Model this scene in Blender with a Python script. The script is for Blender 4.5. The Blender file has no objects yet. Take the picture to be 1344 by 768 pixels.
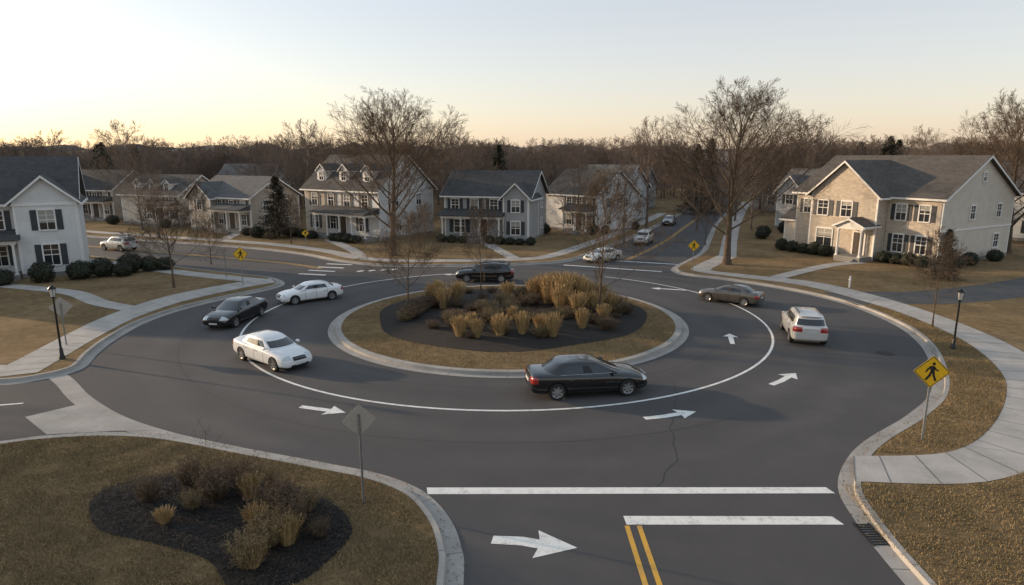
import bpy, bmesh, math, random
from math import *
from mathutils import Vector, Matrix, noise
scene=bpy.context.scene
R=random.Random(7)
def link(o,parent=None):
    scene.collection.objects.link(o)
    if parent: o.parent=parent
    return o
def empty(name,loc=(0,0,0),rz=0,s=1,parent=None):
    e=bpy.data.objects.new(name,None); e.empty_display_size=.3
    e.location=loc; e.rotation_euler=(0,0,rz); e.scale=(s,s,s)
    return link(e,parent)
def obj(name,me,loc=(0,0,0),rz=0,s=1,parent=None):
    o=bpy.data.objects.new(name,me); o.location=loc; o.rotation_euler=(0,0,rz)
    o.scale=(s,s,s) if not hasattr(s,'__len__') else s
    return link(o,parent)
# ---------------------------------------------------------------- materials
class NT:
    def __init__(s,name):
        s.m=bpy.data.materials.new(name); s.m.use_nodes=True
        s.n=s.m.node_tree.nodes; s.l=s.m.node_tree.links
        s.b=s.n['Principled BSDF']; s.tc=s.n.new('ShaderNodeTexCoord')
    def noise(s,scale,detail=4,rough=.55,vec=None,coord='Object'):
        t=s.n.new('ShaderNodeTexNoise'); t.inputs['Scale'].default_value=scale
        t.inputs['Detail'].default_value=detail; t.inputs['Roughness'].default_value=rough
        s.l.new(vec or s.tc.outputs[coord],t.inputs['Vector']); return t.outputs['Fac']
    def ramp(s,fac,stops):
        r=s.n.new('ShaderNodeValToRGB'); e=r.color_ramp.elements
        while len(e)<len(stops): e.new(.5)
        for i,(p,c) in enumerate(stops):
            e[i].position=p; e[i].color=(c,c,c,1) if not hasattr(c,'__len__') else (*c,1)
        s.l.new(fac,r.inputs[0]); return r.outputs[0]
    def math(s,op,a,b=None,c=None):
        t=s.n.new('ShaderNodeMath'); t.operation=op
        for i,q in enumerate((a,b,c)):
            if q is None: continue
            if isinstance(q,(int,float)): t.inputs[i].default_value=q
            else: s.l.new(q,t.inputs[i])
        return t.outputs[0]
    def mix(s,f,a,b,mode='MIX'):
        t=s.n.new('ShaderNodeMix'); t.data_type='RGBA'; t.blend_type=mode
        for i,q in ((0,f),(6,a),(7,b)):
            if isinstance(q,(int,float)): t.inputs[i].default_value=q
            elif isinstance(q,tuple): t.inputs[i].default_value=(*q,1)
            else: s.l.new(q,t.inputs[i])
        return t.outputs[2]
    def sep(s,coord='Object'):
        t=s.n.new('ShaderNodeSeparateXYZ'); s.l.new(s.tc.outputs[coord],t.inputs[0]); return t.outputs
    def col(s,c):
        if isinstance(c,tuple): s.b.inputs['Base Color'].default_value=(*c,1)
        else: s.l.new(c,s.b.inputs['Base Color'])
    def bump(s,h,st=.4,dist=.02):
        t=s.n.new('ShaderNodeBump'); t.inputs['Strength'].default_value=st; t.inputs['Distance'].default_value=dist
        s.l.new(h,t.inputs['Height']); s.l.new(t.outputs[0],s.b.inputs['Normal'])
    def set(s,**k):
        for a,v in k.items(): s.b.inputs[a.replace('_',' ')].default_value=v
        return s
def m_noise(name,c1,c2,scale=5,rough=.8,bump=.2,bd=.01,detail=6,metal=0):
    t=NT(name); f=t.noise(scale,detail); t.col(t.ramp(f,[(.3,c1),(.7,c2)])); t.set(Roughness=rough,Metallic=metal)
    if bump: t.bump(t.noise(scale*6,4),bump,bd)
    return t.m
def m_rand(name,cols,rough=.8,trans=0):
    """per-leaf / per-blade colour variation"""
    t=NT(name); g=t.n.new('ShaderNodeNewGeometry')
    k=[(i/(max(1,len(cols)-1)),c) for i,c in enumerate(cols)]
    r=t.ramp(g.outputs['Random Per Island'],k); f=t.noise(.8,3)
    t.col(t.mix(t.ramp(f,[(.35,.0),(.7,.45)]),r,tuple(x*.55 for x in cols[0]))); t.set(Roughness=rough)
    return t.m
def m_asphalt():
    t=NT('asphalt'); x=t.sep()
    dx=t.math('SUBTRACT',x[0],-.3); dy=t.math('SUBTRACT',x[1],37.6)
    r=t.math('SQRT',t.math('ADD',t.math('MULTIPLY',dx,dx),t.math('MULTIPLY',dy,dy)))
    wob=t.math('MULTIPLY',t.noise(.25,3),2.2)
    band=t.math('SINE',t.math('MULTIPLY',t.math('ADD',r,wob),2.6))
    inr=t.math('LESS_THAN',r,19.5)
    band=t.math('MULTIPLY',t.math('MULTIPLY',band,inr),.5)
    big=t.noise(.12,5,.6); mid=t.noise(1.1,6,.65); fine=t.noise(38,5,.8); vf=t.noise(140,2,.8)
    v=t.math('ADD',t.math('MULTIPLY',big,.55),t.math('MULTIPLY',mid,.30))
    v=t.math('ADD',v,t.math('MULTIPLY',fine,.30)); v=t.math('ADD',v,t.math('MULTIPLY',band,.11))
    c=t.ramp(v,[(.35,(.056,.053,.054)),(.62,(.083,.078,.077)),(.85,(.118,.111,.105))])
    sp=t.ramp(vf,[(.62,0.),(.72,.35)])
    c=t.mix(sp,c,(.19,.18,.165))
    t.col(c); t.l.new(t.ramp(mid,[(.3,.74),(.7,.9)]),t.b.inputs['Roughness']); t.set(Specular_IOR_Level=.3); t.bump(fine,.5,.012); return t.m
def m_lawn(name='dry_lawn',g=1.55):
    t=NT(name); a=t.noise(.22,5,.6); b=t.noise(2.3,6,.7); c=t.noise(22,5,.75)
    v=t.math('ADD',t.math('MULTIPLY',a,.5),t.math('MULTIPLY',b,.5))
    k=t.ramp(v,[(.38,(.098*g,.072*g,.036*g)),(.5,(.170*g,.116*g,.060*g)),(.64,(.245*g,.170*g,.094*g))])
    k=t.mix(t.ramp(c,[(.35,.6),(.62,0.)]),k,(.055*g,.040*g,.021*g))
    t.col(k); t.set(Roughness=.95,Specular_IOR_Level=.1); t.bump(c,.9,.06); return t.m
def m_concrete(name='concrete',b=.30,joint=0):
    t=NT(name); a=t.noise(.7,6,.7); c=t.noise(30,4,.7)
    k=t.ramp(t.math('ADD',t.math('MULTIPLY',a,.7),t.math('MULTIPLY',c,.3)),[(.32,(b*.62,b*.58,b*.53)),(.6,(b,b*.93,b*.85))])
    t.col(k); t.set(Roughness=.9); t.bump(c,.25,.006); return t.m
def m_siding(name,c,lap=.16):
    t=NT(name); z=t.sep()[2]; f=t.math('FRACT',t.math('DIVIDE',z,lap))
    ln=t.math('LESS_THAN',f,.14); n=t.noise(1.3,5)
    k=t.ramp(n,[(.3,tuple(x*.86 for x in c)),(.7,c)])
    t.col(t.mix(t.math('MULTIPLY',ln,.38),k,tuple(x*.35 for x in c))); t.set(Roughness=.65)
    t.bump(f,.5,.015); return t.m
def m_roof(name,c1,c2):
    t=NT(name); b=t.n.new('ShaderNodeTexBrick'); b.inputs['Scale'].default_value=3.2
    b.inputs['Color1'].default_value=(*c1,1); b.inputs['Color2'].default_value=(*c2,1)
    b.inputs['Mortar'].default_value=(*[x*.5 for x in c1],1); b.inputs['Mortar Size'].default_value=.012
    b.inputs['Brick Width'].default_value=.9; b.inputs['Row Height'].default_value=.45
    x=t.sep(); cb=t.n.new('ShaderNodeCombineXYZ')
    t.l.new(t.math('ADD',x[0],x[1]),cb.inputs[0]); t.l.new(t.math('MULTIPLY',x[2],1.6),cb.inputs[1])
    t.l.new(cb.outputs[0],b.inputs['Vector'])
    n=t.noise(.9,5,.7)
    t.col(t.mix(t.ramp(n,[(.35,.0),(.7,.5)]),b.outputs['Color'],tuple(x*1.5 for x in c2))); t.set(Roughness=.92)
    t.bump(t.noise(25,3),.4,.02); return t.m
def m_stone(name,cols):
    t=NT(name); v=t.n.new('ShaderNodeTexVoronoi'); v.inputs['Scale'].default_value=3.8
    mp=t.n.new('ShaderNodeMapping'); mp.inputs['Scale'].default_value=(1,1,2.1)
    t.l.new(t.tc.outputs['Object'],mp.inputs[0]); t.l.new(mp.outputs[0],v.inputs['Vector'])
    sp=t.n.new('ShaderNodeSeparateColor'); t.l.new(v.outputs['Color'],sp.inputs[0])
    k=t.ramp(sp.outputs[0],[(0,cols[0]),(.5,cols[1]),(1,cols[2])])
    ed=t.ramp(v.outputs['Distance'],[(.25,0.),(.55,.25)])
    t.col(t.mix(ed,k,tuple(x*.7 for x in cols[0]))); t.set(Roughness=.9); t.bump(v.outputs['Distance'],.3,.02)
    return t.m
def m_paint(name,c,rough=.25,metal=.0,coat=1.0):
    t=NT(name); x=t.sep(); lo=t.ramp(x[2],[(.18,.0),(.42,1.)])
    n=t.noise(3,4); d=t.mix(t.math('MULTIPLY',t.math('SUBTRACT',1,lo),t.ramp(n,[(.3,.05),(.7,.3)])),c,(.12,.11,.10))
    seam=None
    for s in (.66,-.18,-1.06):
        q=t.math('LESS_THAN',t.math('ABSOLUTE',t.math('SUBTRACT',x[0],s)),.012)
        seam=q if seam is None else t.math('MAXIMUM',seam,q)
    side=t.math('MULTIPLY',t.math('GREATER_THAN',t.math('ABSOLUTE',x[1]),.78),t.math('GREATER_THAN',x[2],.32))
    t.col(t.mix(t.math('MULTIPLY',seam,side),d,(.01,.01,.01)))
    t.set(Roughness=rough,Metallic=metal,Coat_Weight=coat,Coat_Roughness=.04); return t.m
def m_simple(name,c,rough=.5,metal=0,coat=0):
    t=NT(name); n=t.noise(9,3); t.col(t.ramp(n,[(.3,tuple(x*.85 for x in c)),(.7,c)])); t.set(Roughness=rough,Metallic=metal,Coat_Weight=coat); return t.m
def m_mark(name,c):
    t=NT(name); n=t.noise(3.2,6,.75); g=t.noise(26,4,.8)
    w=t.ramp(t.math('ADD',t.math('MULTIPLY',n,.55),t.math('MULTIPLY',g,.45)),[(.50,0.),(.64,.7)])
    t.col(t.mix(w,c,(.16,.155,.15))); t.set(Roughness=.75); return t.m
def m_bark(name,c1,c2):
    t=NT(name); x=t.noise(3,5,.7); t.col(t.ramp(x,[(.3,c1),(.7,c2)])); t.set(Roughness=.95,Specular_IOR_Level=.2); return t.m
M={}
M['asphalt']=m_asphalt(); M['lawn']=m_lawn(); M['concrete']=m_concrete('concrete_walk',.45); M['kerb']=m_concrete('concrete_kerb',.38)
M['driveway']=m_noise('driveway_asphalt',(.055,.054,.055),(.09,.087,.083),1.2,.9,.3)
M['mulch']=m_noise('dark_mulch',(.011,.0095,.0085),(.032,.025,.021),9,.95,1.0,.05)
M['chips']=m_rand('bark_chips',[(.012,.009,.008),(.03,.022,.017),(.065,.048,.036)],.95)
M['white']=m_mark('road_paint_white',(.76,.75,.71)); M['yellow']=m_mark('road_paint_yellow',(.64,.35,.045))
M['bark']=m_bark('bark_grey_brown',(.070,.050,.036),(.15,.110,.078))
M['bark2']=m_bark('bark_warm',(.075,.052,.034),(.15,.11,.075))
M['hazebark']=m_bark('bark_hazed',(.115,.090,.074),(.195,.152,.124))  # bark made paler, aerial haze put into the base colour
M['glass']=NT('window_glass').set(Roughness=.06,Specular_IOR_Level=.9).m; M['glass'].node_tree.nodes['Principled BSDF'].inputs['Base Color'].default_value=(.025,.028,.032,1)
M['blind']=m_simple('window_blind',(.33,.32,.29),.35)
M['trim']=m_simple('white_trim',(.78,.76,.73),.55)
M['dark']=m_simple('dark_shutter',(.030,.036,.044),.5)
M['door']=m_simple('door_dark',(.05,.035,.03),.4)
M['fnd']=m_concrete('foundation',.27)
# ---------------------------------------------------------------- mesh builder
Z=Vector((0,0,1))
class MB:
    def __init__(s): s.v=[];s.f=[];s.m=[]
    def poly(s,pts,mat=0):
        i=len(s.v); s.v+= [tuple(p) for p in pts]; s.f.append(tuple(range(i,i+len(pts)))); s.m.append(mat)
    def prism(s,pts,vec,mat=0):
        i=len(s.v);n=len(pts); vec=Vector(vec)
        s.v+=[tuple(p) for p in pts]+[tuple(Vector(p)+vec) for p in pts]
        s.f.append(tuple(range(i,i+n))); s.f.append(tuple(range(i+2*n-1,i+n-1,-1))); s.m+=[mat,mat]
        for k in range(n):
            s.f.append((i+k,i+(k+1)%n,i+n+(k+1)%n,i+n+k)); s.m.append(mat)
    def box(s,x0,x1,y0,y1,z0,z1,mat=0):
        s.prism([(x0,y0,z0),(x1,y0,z0),(x1,y1,z0),(x0,y1,z0)],(0,0,z1-z0),mat)
    def obox(s,o,r,n,x0,x1,z0,z1,n0,n1,mat=0):
        b=[o+r*x0+Z*z0+n*n0,o+r*x1+Z*z0+n*n0,o+r*x1+Z*z1+n*n0,o+r*x0+Z*z1+n*n0]
        s.prism(b,n*(n1-n0),mat)
    def tube(s,pts,rad,k=5,mat=0,cap=False):
        i0=len(s.v); n=len(pts)
        d=(pts[-1]-pts[0]); 
        if d.length<1e-6: d=Z.copy()
        d.normalize(); a=d.cross(Vector((.3,.9,.2)) if abs(d.z)>.5 else Z).normalized(); b=d.cross(a)
        cs=[(cos(2*pi*j/k),sin(2*pi*j/k)) for j in range(k)]
        for p,r in zip(pts,rad):
            for c,q in cs: s.v.append((p.x+(a.x*c+b.x*q)*r,p.y+(a.y*c+b.y*q)*r,p.z+(a.z*c+b.z*q)*r))
        for t in range(n-1):
            for j in range(k):
                u=i0+t*k+j; w=i0+t*k+(j+1)%k
                s.f.append((u,w,w+k,u+k)); s.m.append(mat)
        if cap:
            s.f.append(tuple(i0+(n-1)*k+j for j in range(k))); s.m.append(mat)
            s.f.append(tuple(i0+k-1-j for j in range(k))); s.m.append(mat)
    def mesh(s,name,mats,smooth=False,recalc=False,ang=None):
        me=bpy.data.meshes.new(name); me.from_pydata(s.v,[],s.f)
        for m in mats: me.materials.append(m)
        me.polygons.foreach_set('material_index',s.m)
        if recalc:
            b=bmesh.new(); b.from_mesh(me); bmesh.ops.recalc_face_normals(b,faces=b.faces); b.to_mesh(me); b.free()
        if smooth:
            me.polygons.foreach_set('use_smooth',[True]*len(me.polygons))
            if ang: me.set_sharp_from_angle(angle=radians(ang))
        me.update(); return me
# ---------------------------------------------------------------- plan geometry
def cat(pts,n=6,closed=False):
    P=[Vector((p[0],p[1],0)) for p in pts]; out=[]
    m=len(P)
    for i in range(m if closed else m-1):
        if closed: a,b,c,d=P[(i-1)%m],P[i],P[(i+1)%m],P[(i+2)%m]
        else: a=P[max(i-1,0)];b=P[i];c=P[i+1];d=P[min(i+2,m-1)]
        for k in range(n):
            t=k/n; out.append(.5*((2*b)+(c-a)*t+(2*a-5*b+4*c-d)*t*t+(3*b-a-3*c+d)*t**3))
    if not closed: out.append(P[-1])
    return out
def off(P,d,closed=False):
    out=[];n=len(P)
    for i,p in enumerate(P):
        a=P[(i-1)%n] if (closed or i>0) else p; b=P[(i+1)%n] if (closed or i<n-1) else p
        t=(b-a); t.normalize(); out.append(p+Vector((-t.y,t.x,0))*d)
    return out
def strip(mb,A,B,z0,z1=None,closed=False,mat=0):
    z1=z0 if z1 is None else z1; n=len(A)
    for i in range(n if closed else n-1):
        j=(i+1)%n
        mb.poly([(A[i].x,A[i].y,z0),(A[j].x,A[j].y,z0),(B[j].x,B[j].y,z1),(B[i].x,B[i].y,z1)],mat)
from mathutils.geometry import tessellate_polygon
def sheet(mb,P,z,mat=0):
    P=[Vector((p[0],p[1],0)) for p in P]
    i=len(mb.v); mb.v+=[(p.x,p.y,z) for p in P]
    for t in tessellate_polygon([P]):
        a,b,c=[P[k] for k in t]
        if (b-a).cross(c-a).z<0: t=(t[0],t[2],t[1])
        mb.f.append(tuple(i+k for k in t)); mb.m.append(mat)
kerb=MB(); lawn=MB()
LAWNZ=.125
def kerbjoints(g0,g1,k0,k1,closed=False):
    acc=0
    for i in range(1,len(g0)):
        acc+=(g0[i]-g0[i-1]).length
        if acc>2.6:
            acc=0
            for a,b,z in ((g0[i],g1[i],.010),(k0[i],k1[i],.1385)):
                d=b-a; t=Vector((-d.y,d.x,0)).normalized()*.009
                sheet(kerb,[(p.x,p.y) for p in (a+t,a-t,b-t,b+t)],z,1)
def block(pts,side,corners,n=6):
    P=cat(pts,n); s=side
    g=off(P,.42*s); k=off(P,.45*s); k2=off(P,.60*s)
    strip(kerb,P,g,.006); strip(kerb,g,k,.006,.13); strip(kerb,k,k2,.135); kerbjoints(P,g,k,k2)
    sheet(lawn,[(p.x,p.y) for p in k2]+corners,LAWNZ)
    return P
SW=block([(-110,8),(-60,14.5),(-30,18.8),(-19,20.2),(-16.2,21.0),(-14,21.3),(-11.7,21),(-8.6,19.9),(-5.8,18.9),(-4,18.2),(-2.6,17.2),(-1.7,15.8),(-1.25,14.4),(-1.1,13),(-1.0,8),(-1,-12)],-1,[(-110,-12)])
NW=block([(-110,14),(-60,20.5),(-30,25),(-22.3,25.9),(-20.4,26.7),(-19.6,28.2),(-20.3,30.4),(-20.9,32.8),(-21.3,36.3),(-20.8,39.7),(-19.3,43.1),(-17.5,46.2),(-17.3,48.4),(-19,50.8),(-22,52.4),(-27.9,55.4),(-36.1,60),(-44.4,64),(-54,68.3),(-75,76),(-110,88)],1,[])
NB=block([(-110,101),(-75,88),(-50,77),(-36.5,71.3),(-27.4,67.2),(-20.8,63),(-16.4,59),(-12.8,56.8),(-10.2,56.1),(-3.5,56.2),(1.9,57.2),(5.8,59.6),(10.4,68.3),(14.2,76),(19.8,88.6),(28,108),(40,140),(65,205)],1,[(-110,205)])
EB=block([(8.8,-12),(8.8,8),(8.9,13),(9.1,15.4),(9.55,17.4),(10.8,19.3),(12.3,20.8),(14.8,22.8),(17.2,25.2),(19.4,28.7),(21.1,32.4),(22.0,36.3),(21.8,41.3),(20.0,45.6),(16.9,49.4),(14.2,51.6),(13.5,53.4),(14.2,56.1),(18.6,64),(22.3,74),(28.0,90),(35.5,109),(47,138),(73,205)],-1,[(110,205),(110,-12)])
M['joint']=m_simple('joint',(.14,.13,.115),.9)
obj('kerb',kerb.mesh('kerb',[M['kerb'],M['joint']])); obj('lawn',lawn.mesh('lawn',[M['lawn']]))
mb=MB(); sheet(mb,[(-112,-14),(112,-14),(112,206),(-112,206)],0); obj('road',mb.mesh('road',[M['asphalt']]))
mb=MB(); sheet(mb,[(-1500,-300),(1500,-300),(1500,2500),(-1500,2500)],-.06); obj('ground',mb.mesh('ground',[m_noise('field',(.07,.055,.035),(.16,.12,.07),.05,.95,.3)]))
mb=MB(); g=cat([(-19.9,27.6),(-18.8,26.6),(-16.9,24.7),(-14.4,22.7),(-11.7,21.2),(-9,20.1)]); strip(mb,off(g,-.05),off(g,-.75),.008)
sheet(mb,[(-18.1,22.6),(-16.9,23.9),(-14.2,22.0),(-12.6,21.4),(-14,21.35),(-16.2,21.05)],.014)
obj('concrete_apron',mb.mesh('apron',[M['kerb']]))
# pavements
mb=MB()
inn=cat([(20,62.0),(15.9,55.6),(15.2,53.1),(17.8,50.5),(21.6,46.9),(23.3,41.3),(23.8,37.2),(23.4,32.2),(21.8,27.6),(19.7,24.4),(16.6,21.1),(14,19.4),(10.9,19.15)])
out=cat([(21.6,61.3),(17.4,55),(16.9,53.2),(19.2,51.4),(23.2,48.2),(25.1,43.0),(25.7,37.2),(25.3,31.7),(23.8,27.2),(21.4,23.2),(18,19.6),(14,17.5),(10.1,17.5)])
strip(mb,inn,out,LAWNZ+.012)
ne=[Vector((p[0],p[1],0)) for p in [(20,62.0),(23.8,73),(29.6,89),(37,108),(48,136)]]; strip(mb,ne,off(ne,-1.6),LAWNZ+.012)
wi=cat([(-17.9,48.2),(-19.5,46.2),(-21.7,41.7),(-22.3,37.2),(-21.9,32.9),(-21.4,29.8),(-21.0,27.3)])
wo=cat([(-18.9,49.9),(-21.2,47.7),(-23.6,43.2),(-24.3,38.0),(-23.9,33.5),(-23.3,29.5),(-22.9,26.4)])
strip(mb,wo,wi,LAWNZ+.012)
wl=cat([(-22.9,26.9),(-30,26.4),(-60,22.2),(-100,16)]); strip(mb,wl,off(wl,-1.5),LAWNZ+.008)
nw=cat([(-18.9,49.6),(-22.6,51.1),(-28.5,54),(-36.8,58.6),(-55,67),(-90,79)]); strip(mb,nw,off(nw,1.5),LAWNZ+.010)
nn=cat([(-75,90.5),(-50,79.6),(-36,73.6),(-26.6,69.4),(-19.6,64.6),(-15.4,60.2),(-11.5,58.2),(-6,57.9),(1,58.8),(4.4,61.3),(8.6,69.2),(12.4,77),(18,89.6),(26,109)]); strip(mb,off(nn,1.5),nn,LAWNZ+.012)
for a in ([(-24,39.6),(-27,41.3),(-31,44.5),(-37.5,47)],[(20.9,50.2),(24.5,53.4),(28.5,56.5),(31.5,57.6)],[(-14,59.6),(-16,65),(-21,74)],[(0.2,60),(-1.5,66),(-3,71.5)],[(-33,74),(-34,80)]):
    c=cat(a); strip(mb,off(c,.6),off(c,-.6),LAWNZ+.020)
obj('pavement',mb.mesh('pavement',[M['concrete']]))
mb=MB()
for A,B in ((inn,out),(wi,wo),(nn,off(nn,1.5)),(nw,off(nw,1.5))):
    for i in range(0,len(A),2):
        d=(B[i]-A[i]); t=Vector((-d.y,d.x,0)).normalized()*.013
        q=[A[i]+t,A[i]-t,B[i]-t,B[i]+t]; sheet(mb,[(p.x,p.y) for p in q],LAWNZ+.018)
obj('pavement_joints',mb.mesh('joints',[M['joint']]))
mb=MB(); dl=cat([(22.0,42.5),(25.5,42.8),(29,43),(35.6,45.5),(44,50),(56,57)]); strip(mb,off(dl,2.0),off(dl,-1.9),LAWNZ+.007)
obj('driveway',mb.mesh('driveway',[M['driveway']]))
# island
C0=Vector((-.2,37.3,0))
def circ(c,r,n=96,a0=0,a1=360): return [Vector((c[0]+r*cos(radians(a0+(a1-a0)*i/n)),c[1]+r*sin(radians(a0+(a1-a0)*i/n)),0)) for i in range(n)]
kerb=MB(); a=circ(C0,10.35);b=circ(C0,9.98);c=circ(C0,9.95);d=circ(C0,9.62)
strip(kerb,a,b,.006,closed=True); strip(kerb,b,c,.006,.14,closed=True); strip(kerb,c,d,.145,closed=True)
acc=0
for i in range(0,96,4):
    for p,q,z in ((a[i],b[i],.010),(c[i],d[i],.1485)):
        dd=q-p; t=Vector((-dd.y,dd.x,0)).normalized()*.010; sheet(kerb,[(v.x,v.y) for v in (p+t,p-t,q-t,q+t)],z,1)
obj('island_kerb',kerb.mesh('island_kerb',[M['kerb'],M['joint']]))
mb=MB(); MC=Vector((-.1,37.9,0)); NR=10
def islz(p):
    r=(p-C0).length; t=max(0,1-r/9.62); return .140+.45*(t*t*(3-2*t))
rings=[[C0+(q-C0)*(k/NR) for q in circ(C0,9.62)] for k in range(1,NR+1)]
for k in range(NR-1):
    for i in range(96):
        j=(i+1)%96; q=[rings[k][i],rings[k][j],rings[k+1][j],rings[k+1][i]]
        mb.poly([(p.x,p.y,islz(p)) for p in q][::-1])
mb.poly([(p.x,p.y,islz(p)) for p in rings[0]])
obj('island_grass',mb.mesh('island_grass',[M['lawn']],smooth=True))
mb=MB()
def mulch_edge(i,n=96):
    a=2*pi*i/n; r=7.9+.22*sin(3*a+1)+.12*sin(7*a); return MC+Vector((cos(a)*r*1.02,sin(a)*r*.96,0))
E=[mulch_edge(i) for i in range(96)]
for k in range(12):
    for i in range(96):
        j=(i+1)%96; q=[MC+(E[i]-MC)*(k/12),MC+(E[j]-MC)*(k/12),MC+(E[j]-MC)*((k+1)/12),MC+(E[i]-MC)*((k+1)/12)]
        pts=[(p.x,p.y,islz(p)+.02+(.05+.05*noise.noise(p*1.7))*(1 if (p-MC).length<7 else 0)) for p in q]
        if k==0: mb.poly([pts[0],pts[2],pts[3]][::-1])
        else: mb.poly(pts[::-1])
obj('mulch_bed',mb.mesh('mulch_bed',[M['mulch']],smooth=True,recalc=True))
bedp=cat([(-11.7,16.5),(-11,17.6),(-8.9,18.1),(-6.7,17.4),(-5.0,16.3),(-4.1,15),(-4.3,13.8),(-4.9,12.8),(-6.1,12.6),(-7.2,13.7),(-8.9,14.4),(-10.6,15)],10,True)
cen=Vector((-7.6,15.6,0)); nb=len(bedp); NK=26
V=[];F=[];MI=[]
for k in range(1,NK+1):
    for p in bedp:
        q=cen+(p-cen)*(k/NK); V.append((q.x,q.y,LAWNZ+.012+(0 if k==NK else .05*min(1,(NK-k)/4)+.035*noise.noise(q*2.5)+.02*noise.noise(q*9))))
for k in range(NK-1):
    for i in range(nb):
        j=(i+1)%nb; F.append((k*nb+i,k*nb+j,(k+1)*nb+j,(k+1)*nb+i)); MI.append(0)
F.append(tuple(range(nb))); MI.append(0)
mb=MB(); mb.v=V; mb.f=F; mb.m=MI
bm_=mb.mesh('mulch_bed_near',[M['mulch'],M['chips']],smooth=True,recalc=True)
if bm_.polygons[0].normal.z<0: bm_.flip_normals()
be=obj('mulch_bed',bm_)
r5=random.Random(4)
def inpoly(x,y,P):
    c=False;n=len(P);j=n-1
    for i in range(n):
        if (P[i][1]>y)!=(P[j][1]>y) and x<(P[j][0]-P[i][0])*(y-P[i][1])/(P[j][1]-P[i][1])+P[i][0]: c=not c
        j=i
    return c
bp2=[(p.x,p.y) for p in bedp]
def chips(name,cx,cy,w,h,n,zf,inside,s,mat,parent=None,lift=.02):
    c=0; mb=MB()
    while c<n:
        x=cx+r5.uniform(-w,w); y=cy+r5.uniform(-h,h)
        if not inside(x,y): continue
        c+=1; z=zf(x,y)+lift; a=Vector((r5.gauss(0,1),r5.gauss(0,1),r5.gauss(0,.3))).normalized()*s*r5.uniform(.5,1.5); b=Vector((-a.y,a.x,r5.gauss(0,.3)*s))*.35; p=Vector((x,y,z)); mb.poly([p-a-b,p+a-b,p+a+b,p-a+b])
    return obj(name,mb.mesh(name,[mat]),parent=parent)
chips('bark_chips',-8,15.3,4,3,12000,lambda x,y:LAWNZ+.07,lambda x,y:inpoly(x,y,bp2),.03,M['chips'],be)
# ---------------------------------------------------------------- road markings
mk=MB(); zz=.005
def bar(p,q,w,m=0,z=zz):
    p=Vector((*p,0));q=Vector((*q,0)); d=(q-p).normalized(); t=Vector((-d.y,d.x,0))*w/2
    sheet(mk,[(v.x,v.y) for v in (p-t,q-t,q+t,p+t)],z,m)
def arrow(p,q,s=1,curve=0):
    p=Vector((*p,0));q=Vector((*q,0)); L=(q-p).length; d=(q-p)/L; t=Vector((-d.y,d.x,0)); h=.62*s
    b=[(0,-.13*s),(L*.35,-.14*s+curve),(L-h*1.15,-.14*s),(L-h*1.25,-h*.72),(L,0),(L-h*1.25,h*.72),(L-h*1.15,.14*s),(L*.35,.14*s+curve),(0,.13*s)]
    sheet(mk,[tuple((p+d*x+t*y)[:2]) for x,y in b],zz)
CL=(-.3,38.3)
a=circ(CL,15.13,120,108,422); b=circ(CL,15.0,120,108,422); strip(mk,b,a,zz)
sheet(mk,[(-2.5,17.38),(-2.42,17.0),(9.3,17.05),(9.2,17.4)],zz); sheet(mk,[(3.0,15.85),(3.02,15.43),(8.75,15.43),(8.62,15.83)],zz)
for x in (3.02,3.34): bar((x,15.38),(x+.03,-12),.13,1)
arrow((-.5,14.75),(1.62,14.4),1.35,.06); arrow((-8.2,23.65),(-6.3,23.05),1.0); arrow((4.9,22.5),(7.0,23.15),1.0,-.05); arrow((11.0,26.1),(12.7,27.6),1.0,-.05); arrow((11.4,32.2),(11.9,34.2),.9); arrow((12.6,45.9),(10.2,46.7),.9)
for i in range(4): bar((-17.6+i*.3,52.6+i*1.7),(-15.2+i*.3,52.0+i*1.7),.34)
for i in range(4): bar((-13.0+i*.9,53.6+i*.3),(-12.6+i*.9,54.1+i*.3),.4)
for k,(p,q) in enumerate([((4.6,57.0),(12.6,53.6)),((6.6,60.6),(14.9,57.3))]): bar(p,q,.3)
arrow((-3.5,52.5),(-5.6,52.2),.8)
cl=cat([(-16.5,55.2),(-20.5,58.0),(-28,61.6),(-40,66.8),(-54,73),(-80,83)],8)
strip(mk,off(cl,.10),off(cl,.22),zz,mat=1); strip(mk,off(cl,-.22),off(cl,-.10),zz,mat=1)
cl=cat([(10.6,59.6),(14.4,67),(18.3,75.5),(24,89.4),(31.8,108.5),(43.5,139)],8)
strip(mk,off(cl,.08),off(cl,.18),zz,mat=1); strip(mk,off(cl,-.18),off(cl,-.08),zz,mat=1)
bar((-21.5,23.4),(-19.2,24.0),.12); bar((-40,20),(-24,22.8),.12)
obj('road_markings',mk.mesh('road_markings',[M['white'],M['yellow']]))
mb=MB(); cr=[(7.0,26.4),(6.7,25),(6.3,23.6),(5.9,22.2),(5.5,20.8),(5.35,19.4),(4.7,18.2),(4.2,17.45)]
cr=cat(cr,10); cr=[p+Vector((noise.noise(p*1.5)*.16,0,0)) for p in cr]; strip(mb,off(cr,.011),off(cr,-.011),.003)
for rr,a0,a1 in ((17.9,170,300),(12.6,200,330)):
    q=circ(CL,rr,90,a0,a1); q=[p+Vector((noise.noise(p*.8)*.05,noise.noise(p*.9)*.05,0)) for p in q]; strip(mb,off(q,.008),off(q,-.008),.003)
obj('road_crack',mb.mesh('road_crack',[m_simple('crack',(.028,.028,.029),.9)]))
iron=m_simple('cast_iron',(.03,.028,.027),.6,.6)
mb=MB(); 
for rr,z in ((.42,.006),(.34,.012)): mb.prism([(18.4+rr*cos(a*pi/16),30.6+rr*sin(a*pi/16),0) for a in range(32)],(0,0,z))
obj('manhole_cover',mb.mesh('manhole',[iron],recalc=True))
mb=MB()
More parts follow.
